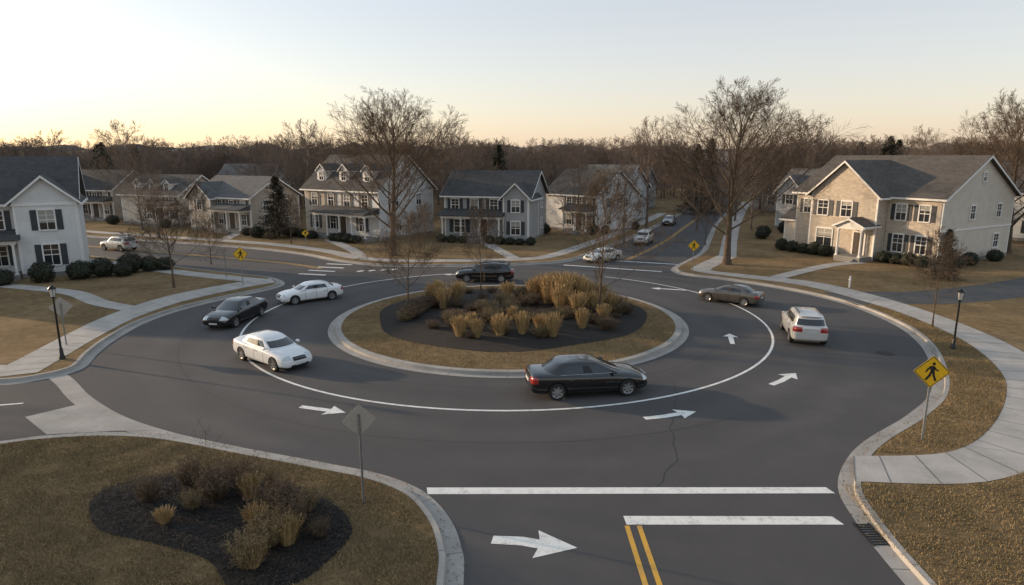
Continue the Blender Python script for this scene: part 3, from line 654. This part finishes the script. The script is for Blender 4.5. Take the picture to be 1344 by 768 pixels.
# ---------------------------------------------------------------- vehicles
CM={'glass':m_simple('car_glass',(.010,.012,.014),.04,0,1.0),'black':m_simple('black_trim',(.012,.012,.013),.55),'chrome':m_simple('chrome',(.6,.6,.6),.15,1),
 'head':m_simple('headlamp',(.55,.57,.58),.12,.3,1),'tail':m_simple('tail_lamp',(.32,.012,.010),.2,0,1),'tyre':m_simple('tyre_rubber',(.016,.016,.016),.85),'rim':m_simple('alloy',(.45,.45,.46),.3,.8),'plate':m_simple('plate',(.55,.56,.55),.5)}
PAINT={'black':m_paint('paint_black',(.003,.003,.004),.2),'white':m_paint('paint_white',(.72,.72,.72),.3),'silver':m_paint('paint_silver',(.58,.57,.55),.32,.3),'grey':m_paint('paint_graphite',(.10,.092,.080),.3,.5)}
def evalmesh(o):
    dg=bpy.context.evaluated_depsgraph_get(); dg.update(); me=bpy.data.meshes.new_from_object(o.evaluated_get(dg)); return me
def carmeshes(kind):
    if kind=='sedan':
        st=[(-2.42,.60,.40,.76,.80),(-2.39,.78,.30,.94,.99),(-2.2,.88,.24,1.01,1.08),(-1.7,.92,.21,1.0,1.07),(-.8,.925,.19,.97,1.03),(0,.925,.19,.94,1.0),(.9,.925,.19,.92,.99),(1.5,.915,.19,.86,.96),(2.0,.885,.21,.77,.86),(2.30,.80,.24,.67,.73),(2.42,.58,.30,.58,.62)]
        belt=[(1.34,0),(1.28,.48),(1.08,.74),(.92,.80),(-.06,.83),(-.16,.83),(-1.28,.80),(-1.70,.74),(-2.00,.44),(-2.06,0)]
        roof=[(.40,0),(.37,.34),(.26,.54),(.15,.59),(-.20,.61),(-.29,.61),(-1.00,.59),(-1.16,.55),(-1.28,.34),(-1.30,0)]
        zb,zr,hr=.95,1.40,.06; wx=(1.46,-1.40); wr=.345
    elif kind=='wagon':
        st=[(-2.38,.62,.42,.86,.90),(-2.34,.78,.32,1.0,1.04),(-2.1,.88,.24,1.05,1.08),(-1.5,.92,.22,1.03,1.08),(-.8,.93,.21,1.0,1.05),(0,.93,.21,.98,1.03),(.9,.93,.21,.96,1.03),(1.5,.91,.21,.91,1.0),(2.0,.88,.23,.83,.91),(2.26,.78,.26,.74,.80),(2.36,.56,.32,.64,.68)]
        belt=[(1.22,0),(1.16,.48),(.98,.75),(.82,.81),(-.10,.84),(-.20,.84),(-1.95,.80),(-2.15,.72),(-2.26,.42),(-2.28,0)]
        roof=[(.45,0),(.42,.34),(.32,.55),(.20,.60),(-.22,.62),(-.31,.62),(-1.72,.60),(-1.86,.55),(-1.94,.34),(-1.96,0)]
        zb,zr,hr=.99,1.48,.07; wx=(1.40,-1.38); wr=.35
    else:
        st=[(-2.22,.64,.46,.94,1.0),(-2.19,.80,.36,1.06,1.10),(-1.95,.89,.28,1.10,1.14),(-1.4,.92,.26,1.09,1.13),(-.7,.93,.25,1.06,1.11),(0,.93,.25,1.05,1.10),(.8,.93,.25,1.03,1.10),(1.4,.91,.25,1.0,1.08),(1.85,.88,.27,.93,1.02),(2.12,.80,.30,.82,.90),(2.22,.60,.36,.70,.75)]
        belt=[(1.15,0),(1.1,.48),(.93,.75),(.78,.81),(-.05,.84),(-.15,.84),(-1.72,.82),(-1.95,.76),(-2.1,.44),(-2.12,0)]
        roof=[(.50,0),(.47,.36),(.36,.58),(.24,.62),(-.15,.65),(-.25,.65),(-1.62,.64),(-1.78,.60),(-1.88,.36),(-1.90,0)]
        zb,zr,hr=1.04,1.62,.07; wx=(1.36,-1.30); wr=.36
    mb=MB(); sec=[]
    for x,hw,z0,zs,zt in st:
        zm=z0+(zs-z0)*.52
        h=[(0,z0),(hw*.6,z0),(hw*.9,z0+.02),(hw*.985,z0+.12),(hw,zm),(hw*.985,zs-.10),(hw*.93,zs-.015),(hw*.72,zt-.02),(hw*.35,zt),(0,zt+.005)]
        ring=[(x,y,z) for y,z in h]+[(x,-y,z) for y,z in h[-2:0:-1]]; sec.append(ring)
    N=len(sec[0])
    for s_ in sec: mb.v+=s_
    for i in range(len(sec)-1):
        for j in range(N): mb.f.append((i*N+j,i*N+(j+1)%N,(i+1)*N+(j+1)%N,(i+1)*N+j)); mb.m.append(0)
    for ring0 in (0,(len(sec)-1)*N):
        half=N//2
        for j in range(half):
            a=ring0+j; b=ring0+j+1; c=ring0+(N-j-1)%N; d=ring0+(N-j)%N
            u=[]
            for q in (a,b,c,d):
                if q not in u: u.append(q)
            if len(u)>=3: mb.f.append(tuple(u)); mb.m.append(0)
    six=[PAINT['black'],CM['glass'],CM['black'],CM['chrome'],CM['head'],CM['tail']]
    me=mb.mesh('body0',six,recalc=True)
    o=bpy.data.objects.new('tmp',me); scene.collection.objects.link(o)
    m=o.modifiers.new('s','SUBSURF'); m.levels=3; m.render_levels=3
    me2=evalmesh(o); xf=max(v.co.x for v in me2.vertices); xr=min(v.co.x for v in me2.vertices)
    zf=st[-3][3]; zrr=st[1][3]
    for p in me2.polygons:
        c=p.center; ay=abs(c.y)
        if c.x>xf-.32 and .42<ay and zf-.15<c.z<zf+.03 and p.normal.x>.12: p.material_index=4
        elif c.x>xf-.14 and ay<.36 and zf-.20<c.z<zf-.03: p.material_index=2
        elif c.x>xf-.14 and ay<.5 and st[-1][2]-.04<c.z<st[-1][2]+.08: p.material_index=2
        elif c.x<xr+.26 and ay>.44 and zrr-.25<c.z<zrr+.0 and p.normal.x<-.10: p.material_index=5
        elif c.z<st[4][2]+.055: p.material_index=2
    o.modifiers.clear(); o.data=me2
    cb=MB()
    for wxx in wx:
        for sd in (-1,1):
            ring=[(wxx+(wr+.05)*cos(a*pi/18),sd*.56,wr+(wr+.05)*sin(a*pi/18)) for a in range(36)]; cb.prism(ring,(0,sd*.6,0),2)
    cm=cb.mesh('cut',six,recalc=True)
    co=bpy.data.objects.new('cut',cm); scene.collection.objects.link(co)
    m=o.modifiers.new('b','BOOLEAN'); m.operation='DIFFERENCE'; m.solver='EXACT'; m.object=co
    body=evalmesh(o); body.name=kind+'_body'
    bpy.data.objects.remove(o); bpy.data.objects.remove(co)
    body.polygons.foreach_set('use_smooth',[True]*len(body.polygons)); body.set_sharp_from_angle(angle=radians(32))
    mb=MB(); hs=[-.10,.06,.86,1.0]; L=len(belt); loop=[(i,1) for i in range(L)]+[(i,-1) for i in range(L-2,0,-1)]; K=len(loop)
    xm=(roof[0][0]+roof[-1][0])/2
    def gp(i,sg,h):
        bx,by=belt[i];rx,ry=roof[i]; b=.03*sin(pi*min(1,max(0,h)))
        zt=zr-.05*((rx-xm)/(roof[0][0]-xm))**2
        return (bx+(rx-bx)*h,(by+(ry-by)*h+(b if by>.6 else 0))*sg,zb+(zt-zb)*h)
    for h in hs:
        for i,sg in loop: mb.v.append(gp(i,sg,h))
    for sc,dz in ((.80,.035),(.42,.06)):
        for i,sg in loop:
            rx,ry=roof[i]; mb.v.append((xm+(rx-xm)*sc,ry*sg*sc,zr-.05*((rx-xm)/(roof[0][0]-xm))**2*sc+dz))
    mb.v.append((xm,0,zr+hr))
    for r_ in range(5):
        for j in range(K):
            jn=(j+1)%K; i=loop[j][0]; i2=loop[jn][0]; lo=min(i,i2)
            mt=0
            if r_==1: mt=0 if lo in (2,6) else (2 if lo==4 else 1)
            mb.f.append((r_*K+j,r_*K+jn,(r_+1)*K+jn,(r_+1)*K+j)); mb.m.append(mt)
    top=5*K
    for j in range(K): mb.f.append((top+j,top+(j+1)%K,len(mb.v)-1)); mb.m.append(0)
    me=mb.mesh('gh0',six[:3],recalc=True)
    o=bpy.data.objects.new('tmp',me); scene.collection.objects.link(o); m=o.modifiers.new('s','SUBSURF'); m.levels=2
    gh=evalmesh(o); gh.name=kind+'_cabin'; bpy.data.objects.remove(o); gh.polygons.foreach_set('use_smooth',[True]*len(gh.polygons))
    d=MB()
    for sd in (-1,1):
        x=belt[3][0]-.10; y=sd*.93; mz=zb+.10
        ring=[Vector((x+.0,y+.10*cos(a*pi/5),mz+.065*sin(a*pi/5))) for a in range(10)]
        d.prism([tuple(q) for q in ring],(.11,0,0),0); d.box(x+.03,x+.08,min(sd*.80,sd*.86),max(sd*.80,sd*.86),mz-.05,mz-.02,2)
        for hx in (.05,-.85): d.box(hx-.10,hx+.09,min(sd*(.925),sd*(.945)),max(sd*.925,sd*.945),zb-.15,zb-.125,3 if kind=='sedan' else 0)
        if kind!='suv':
            pts=[Vector(gp(i,sd,.07))+Vector((0,sd*.003,0)) for i in (3,4,5,6)]; d.tube(pts,[.008]*4,4,3)
    zf2=st[-2][2]+.16; d.box(xf-.025,xf+.012,-.26,.26,zf2-.04,zf2+.06,6)
    zp=zrr-.24 if kind!='sedan' else zrr-.24; d.box(xr-.012,xr+.02,-.26,.26,zp-.06,zp+.06,6)
    d.box(xr+.02,xr+.1,-.55,.55,st[0][2]-.03,st[0][2]+.01,2)
    if kind!='sedan':
        for sd in (-1,1): d.box(roof[6][0]+.1,roof[3][0]-.1,min(sd*.50,sd*.53),max(sd*.50,sd*.53),zr+.05,zr+.085,2)
        d.box(roof[-1][0]-.12,roof[-1][0]+.05,-.5,.5,zr-.04,zr-.01,0)
    else:
        d.box(xf-.04,xf+.006,-.30,.30,zf-.10,zf-.085,3)
    det=d.mesh(kind+'_trim',six+[CM['plate']],recalc=True)
    return body,gh,det,wx,wr
def wheelmesh(wr):
    mb=MB(); prof=[(wr*.60,-.10),(wr*.64,-.115),(wr*.92,-.115),(wr,-.085),(wr*1.005,0),(wr,.085),(wr*.92,.115),(wr*.64,.115),(wr*.60,.10)]
    n=32
    for r_,y in prof:
        for i in range(n): a=2*pi*i/n; mb.v.append((r_*cos(a),y,r_*sin(a)))
    for k_ in range(len(prof)-1):
        for i in range(n): mb.f.append((k_*n+i,k_*n+(i+1)%n,(k_+1)*n+(i+1)%n,(k_+1)*n+i)); mb.m.append(0)
    mb.prism([(wr*.62*cos(i*pi/16),-.06,wr*.62*sin(i*pi/16)) for i in range(32)],(0,.10,0),2)
    for i in range(32):
        a=i*pi/16;b=(i+1)*pi/16; mb.poly([(wr*.69*cos(a),.118,wr*.69*sin(a)),(wr*.69*cos(b),.118,wr*.69*sin(b)),(wr*.58*cos(b),.10,wr*.58*sin(b)),(wr*.58*cos(a),.10,wr*.58*sin(a))],1)
    for s_ in range(7):
        a=s_*2*pi/7; u=Vector((cos(a),0,sin(a))); t=Vector((-sin(a),0,cos(a)))
        q=[u*.04+t*.05,u*wr*.61+t*.038,u*wr*.61-t*.038,u*.04-t*.05]; mb.prism([tuple(v+Vector((0,.07,0))) for v in q],(0,.03,0),1)
    mb.prism([(.06*cos(i*pi/8),.065,.06*sin(i*pi/8)) for i in range(16)],(0,.045,0),1)
    return mb.mesh('wheel',[CM['tyre'],CM['rim'],CM['black']],smooth=True,recalc=True,ang=35)
CAR={k_:carmeshes(k_) for k_ in ('sedan','wagon','suv')}
WH={k_:wheelmesh(CAR[k_][4]) for k_ in CAR}
def car(name,kind,x,y,hd,paint,s=1,z=.006):
    e=empty(name,(x,y,z),radians(hd),s); b,g,d,wx,wr=CAR[kind]
    for nm,me in (('body',b),('cabin',g),('trim',d)):
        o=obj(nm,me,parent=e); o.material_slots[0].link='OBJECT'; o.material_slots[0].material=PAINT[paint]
    for wxx in wx:
        for sd in (-1,1):
            obj('wheel',WH[kind],(wxx,sd*.80,wr),0 if sd>0 else pi,parent=e)
car('black_sedan','sedan',3.05,25.4,10,'black',1.02)
car('white_sedan','sedan',-11.3,29.3,-38,'white',.93)
car('black_sedan','sedan',-16.2,37.0,-100,'black',.93)
car('white_sedan','sedan',-13.6,42.6,-142,'white',.88)
car('grey_sedan','sedan',14.5,42.0,140,'grey',.85)
car('silver_suv','suv',15.6,33.6,76,'silver',.98)
car('black_wagon','wagon',-2.1,49.6,177,'black',.96)
car('silver_sedan','sedan',8.4,59.3,-140,'silver',.85)
car('silver_suv','suv',14.6,71.5,-112,'silver',.9)
car('dark_sedan','sedan',22.3,92,-112,'grey',.9)
car('silver_suv','suv',-40.6,66.5,158,'silver',.9)
# ---------------------------------------------------------------- street furniture
galv=m_simple('galvanised_steel',(.30,.30,.29),.5,.4); signback=m_simple('sign_back',(.36,.32,.27),.6,0)
sy=m_simple('sign_yellow',(.80,.46,.01),.45); sb=m_simple('sign_black',(.012,.012,.012),.5)
def sign(name,x,y,rz,h,half,kind='ped',z=LAWNZ,post=.03):
    e=empty(name,(x,y,z),radians(rz)); mb=MB()
    mb.box(-post,post,-.004,.004,-.1,h-half*.6); mb.box(-post,-post+.008,.004,.035,-.1,h-half*.6); mb.box(post-.008,post,.004,.035,-.1,h-half*.6)
    obj('post',mb.mesh('post',[galv],recalc=True),parent=e)
    def dia(q,r): 
        pts=[]
        for k_ in range(4):
            a=k_*pi/2; cx,cz=(q-r*1.414)*cos(a),(q-r*1.414)*sin(a)
            for j in range(5): b=a-pi/4+j*pi/8; pts.append((cx+r*cos(b),0,cz+r*sin(b)))
        return pts
    c=h-half; P=lambda pts,y0:[(a,y0,c+b) for a,_,b in pts]
    mb=MB(); mb.prism(P(dia(half,.05),-.012),(0,.006,0),0)
    obj('plate',mb.mesh('plate',[signback],recalc=True),parent=e)
    mb=MB()
    if kind=='ped':
        mb.prism(P(dia(half-.004,.05),-.0145),(0,.002,0),1); mb.prism(P(dia(half*.955,.045),-.0165),(0,.0015,0),0); mb.prism(P(dia(half*.90,.04),-.0185),(0,.0015,0),1)
        s=half/.55
        def bl(pts): mb.prism([(a*s,-.0215,c+b*s) for a,b in pts],(0,.0025,0),0)
        bl([(.035+.05*cos(i*pi/8),.27+.055*sin(i*pi/8)) for i in range(16)])
        bl([(-.06,.20),(.07,.20),(.08,.02),(-.05,.0)]); bl([(-.05,.0),(.03,.02),(-.02,-.14),(-.13,-.30),(-.20,-.27),(-.10,-.12)]); bl([(0,.02),(.08,.02),(.10,-.12),(.17,-.29),(.10,-.31),(.03,-.13)])
        bl([(-.06,.20),(-.16,.08),(-.20,-.02),(-.16,-.03),(-.11,.05),(-.03,.13)]); bl([(.06,.19),(.13,.10),(.20,.06),(.19,.02),(.11,.05),(.04,.11)])
        obj('face',mb.mesh('face',[sb,sy],recalc=True),parent=e)
sign('pedestrian_crossing_sign',13.8,20.3,-12,3.0,.56); sign('pedestrian_crossing_sign',-19.9,47.0,12,2.9,.55); sign('pedestrian_crossing_sign',15.1,53.4,-8,2.6,.5)
sign('warning_sign',-4.1,16.3,200,2.9,.46,'back'); sign('warning_sign',-22.6,31.6,215,2.5,.52,'back'); sign('warning_sign',-22.6,50.4,205,2.1,.3,'back'); sign('pedestrian_crossing_sign',-21.6,67.5,12,1.9,.4)
lg=m_simple('lamp_glass',(.55,.53,.48),.2); blk=m_simple('lamp_black',(.014,.014,.015),.4,.3)
def lamp(x,y,h):
    e=empty('street_lamp',(x,y,LAWNZ)); mb=MB()
    V=lambda z:Vector((0,0,z))
    mb.tube([V(-.05),V(.12),V(.16),V(.5),V(.55)],[.13,.13,.10,.075,.055],12); mb.tube([V(.55),V(h-.62)],[.05,.038],12); mb.tube([V(h-.62),V(h-.58),V(h-.55)],[.045,.09,.10],12,cap=True)
    mb.tube([V(h-.18),V(h-.14),V(h-.03),V(h+.02)],[.18,.17,.06,.012],12,cap=True)
    for a in range(4): x_,y_=cos(a*pi/2+.78),sin(a*pi/2+.78); mb.tube([Vector((x_*.10,y_*.10,h-.55)),Vector((x_*.15,y_*.15,h-.18))],[.008,.008],4)
    obj('column',mb.mesh('column',[blk],smooth=True,recalc=True,ang=40),parent=e)
    g=MB(); g.tube([V(h-.545),V(h-.185)],[.085,.14],12,cap=True); obj('lantern',g.mesh('lantern',[lg],smooth=True,recalc=True,ang=40),parent=e)
lamp(-21.25,29.3,3.55); lamp(21.9,30.9,3.05)
mb=MB(); mb.tube([Vector((0,0,-.05)),Vector((0,0,.8)),Vector((0,0,.86))],[.06,.06,.03],10,cap=True); mb.box(-.07,.07,-.07,.07,.55,.62); obj('utility_post',mb.mesh('utility_post',[M['trim']],recalc=True),(24.6,46.3,LAWNZ))
# ---------------------------------------------------------------- grass blades near the viewer
def blades(name,poly,holes,n,seed,zf=None,h0=.03,h1=.085):
    r=random.Random(seed); xs=[p[0] for p in poly];ys=[p[1] for p in poly]; v=[];f=[]
    c=0;tr=0
    while c<n and tr<n*6:
        tr+=1; x=r.uniform(min(xs),max(xs)); y=r.uniform(min(ys),max(ys))
        if not inpoly(x,y,poly) or any(inpoly(x,y,h) for h in holes): continue
        if noise.noise(Vector((x*.9,y*.9,0)))<-.25 and r.random()<.6: continue
        c+=1; h=r.uniform(h0,h1); a=r.random()*6.283; w=.009; lx,ly=r.gauss(0,.5)*h,r.gauss(0,.5)*h
        z=zf(x,y) if zf else LAWNZ-.002
        i=len(v); v+=[(x-cos(a)*w,y-sin(a)*w,z),(x+cos(a)*w,y+sin(a)*w,z),(x+lx,y+ly,z+h)]; f.append((i,i+1,i+2))
    me=bpy.data.meshes.new(name); me.from_pydata(v,[],f); me.materials.append(bladem); obj(name,me)
bladem=m_rand('grass_blades',[(.14,.105,.050),(.25,.182,.088),(.36,.26,.13),(.46,.34,.18)],.9)
k2=off(SW,-.62); SWP=[(p.x,p.y) for p in k2 if p.x>-19 and p.y>11.5]+[(-1.6,11.5),(-12,11.5),(-19,18)]
blades('grass',SWP,[bp2],90000,1)
k3=off(EB,-.62); kk=[(p.x,p.y) for p in k3 if 19.2<p.y<41 and p.x<30]
blades('grass',kk+[(p.x-.05,p.y) for p in inn if 19.3<p.y<41],[],42000,2)
blades('grass',[(9.6,17.4),(9.3,15),(9.4,11.5),(20,11.5),(22,22),(18.2,19.5),(14,17.4)],[],45000,3)
blades('grass',[(p.x,p.y) for p in circ(C0,9.6)],[[(p.x,p.y) for p in E]],30000,4,lambda x,y:islz(Vector((x,y,0))))
leafm=m_rand('fallen_leaves',[(.09,.05,.022),(.20,.12,.05),(.30,.20,.09)],.9)
gl=[p for p in off(SW,-.3) if p.x>-20 and p.y>11]+[p for p in off(EB,-.3) if 12<p.y<56]
def nearg(x,y): return any((x-p.x)**2+(y-p.y)**2<.12 for p in gl)
chips('leaf_litter',-9.5,16,9.5,5.5,500,lambda x,y:.02,nearg,.028,leafm)
chips('leaf_litter',16,26,8,12,500,lambda x,y:.02,nearg,.028,leafm)
chips('leaf_litter',-8,16,8,4.5,700,lambda x,y:LAWNZ+.05,lambda x,y:inpoly(x,y,SWP),.03,leafm)
# ---------------------------------------------------------------- light, sky, camera
EL=11.0; AZ=-70.0
w=bpy.data.worlds.new('World'); scene.world=w; w.use_nodes=True; nt=w.node_tree; bg=nt.nodes['Background']
sk=nt.nodes.new('ShaderNodeTexSky'); sk.sky_type='NISHITA'; sk.sun_disc=False; sk.sun_elevation=radians(EL); sk.sun_rotation=radians(AZ); sk.air_density=1.0; sk.dust_density=1.2; sk.ozone_density=1.5
tc=nt.nodes.new('ShaderNodeTexCoord'); sx=nt.nodes.new('ShaderNodeSeparateXYZ'); nt.links.new(tc.outputs['Generated'],sx.inputs[0])
rp=nt.nodes.new('ShaderNodeValToRGB'); e=rp.color_ramp.elements; e[0].position=0; e[0].color=(.58,.42,.34,1); e[1].position=.45; e[1].color=(.35,.39,.42,1); m=e.new(.12); m.color=(.50,.43,.40,1)
nt.links.new(sx.outputs[2],rp.inputs[0])
sc=nt.nodes.new('ShaderNodeVectorMath'); sc.operation='SCALE'; sc.inputs['Scale'].default_value=1/.12; nt.links.new(rp.outputs[0],sc.inputs[0])
ad=nt.nodes.new('ShaderNodeVectorMath'); ad.operation='ADD'; nt.links.new(sk.outputs[0],ad.inputs[0]); nt.links.new(sc.outputs[0],ad.inputs[1])
nt.links.new(ad.outputs[0],bg.inputs[0]); bg.inputs[1].default_value=.12
s=Vector((sin(radians(AZ))*cos(radians(EL)),cos(radians(AZ))*cos(radians(EL)),sin(radians(EL))))
L=bpy.data.lights.new('sun','SUN'); L.energy=5.0; L.angle=radians(.9); L.color=(1,.73,.47); lo=bpy.data.objects.new('sun',L); lo.rotation_euler=(-s).to_track_quat('-Z','Y').to_euler(); lo.location=(-40,20,40); link(lo)
cam=bpy.data.cameras.new('camera'); cam.sensor_width=36; cam.lens=850/1344*36; cam.clip_end=5000; co=bpy.data.objects.new('camera',cam); co.location=(0,0,9.5); co.rotation_euler=(radians(90-11.892),0,0); link(co); scene.camera=co
scene.view_settings.view_transform='Standard'; scene.view_settings.look='None'; scene.view_settings.exposure=0
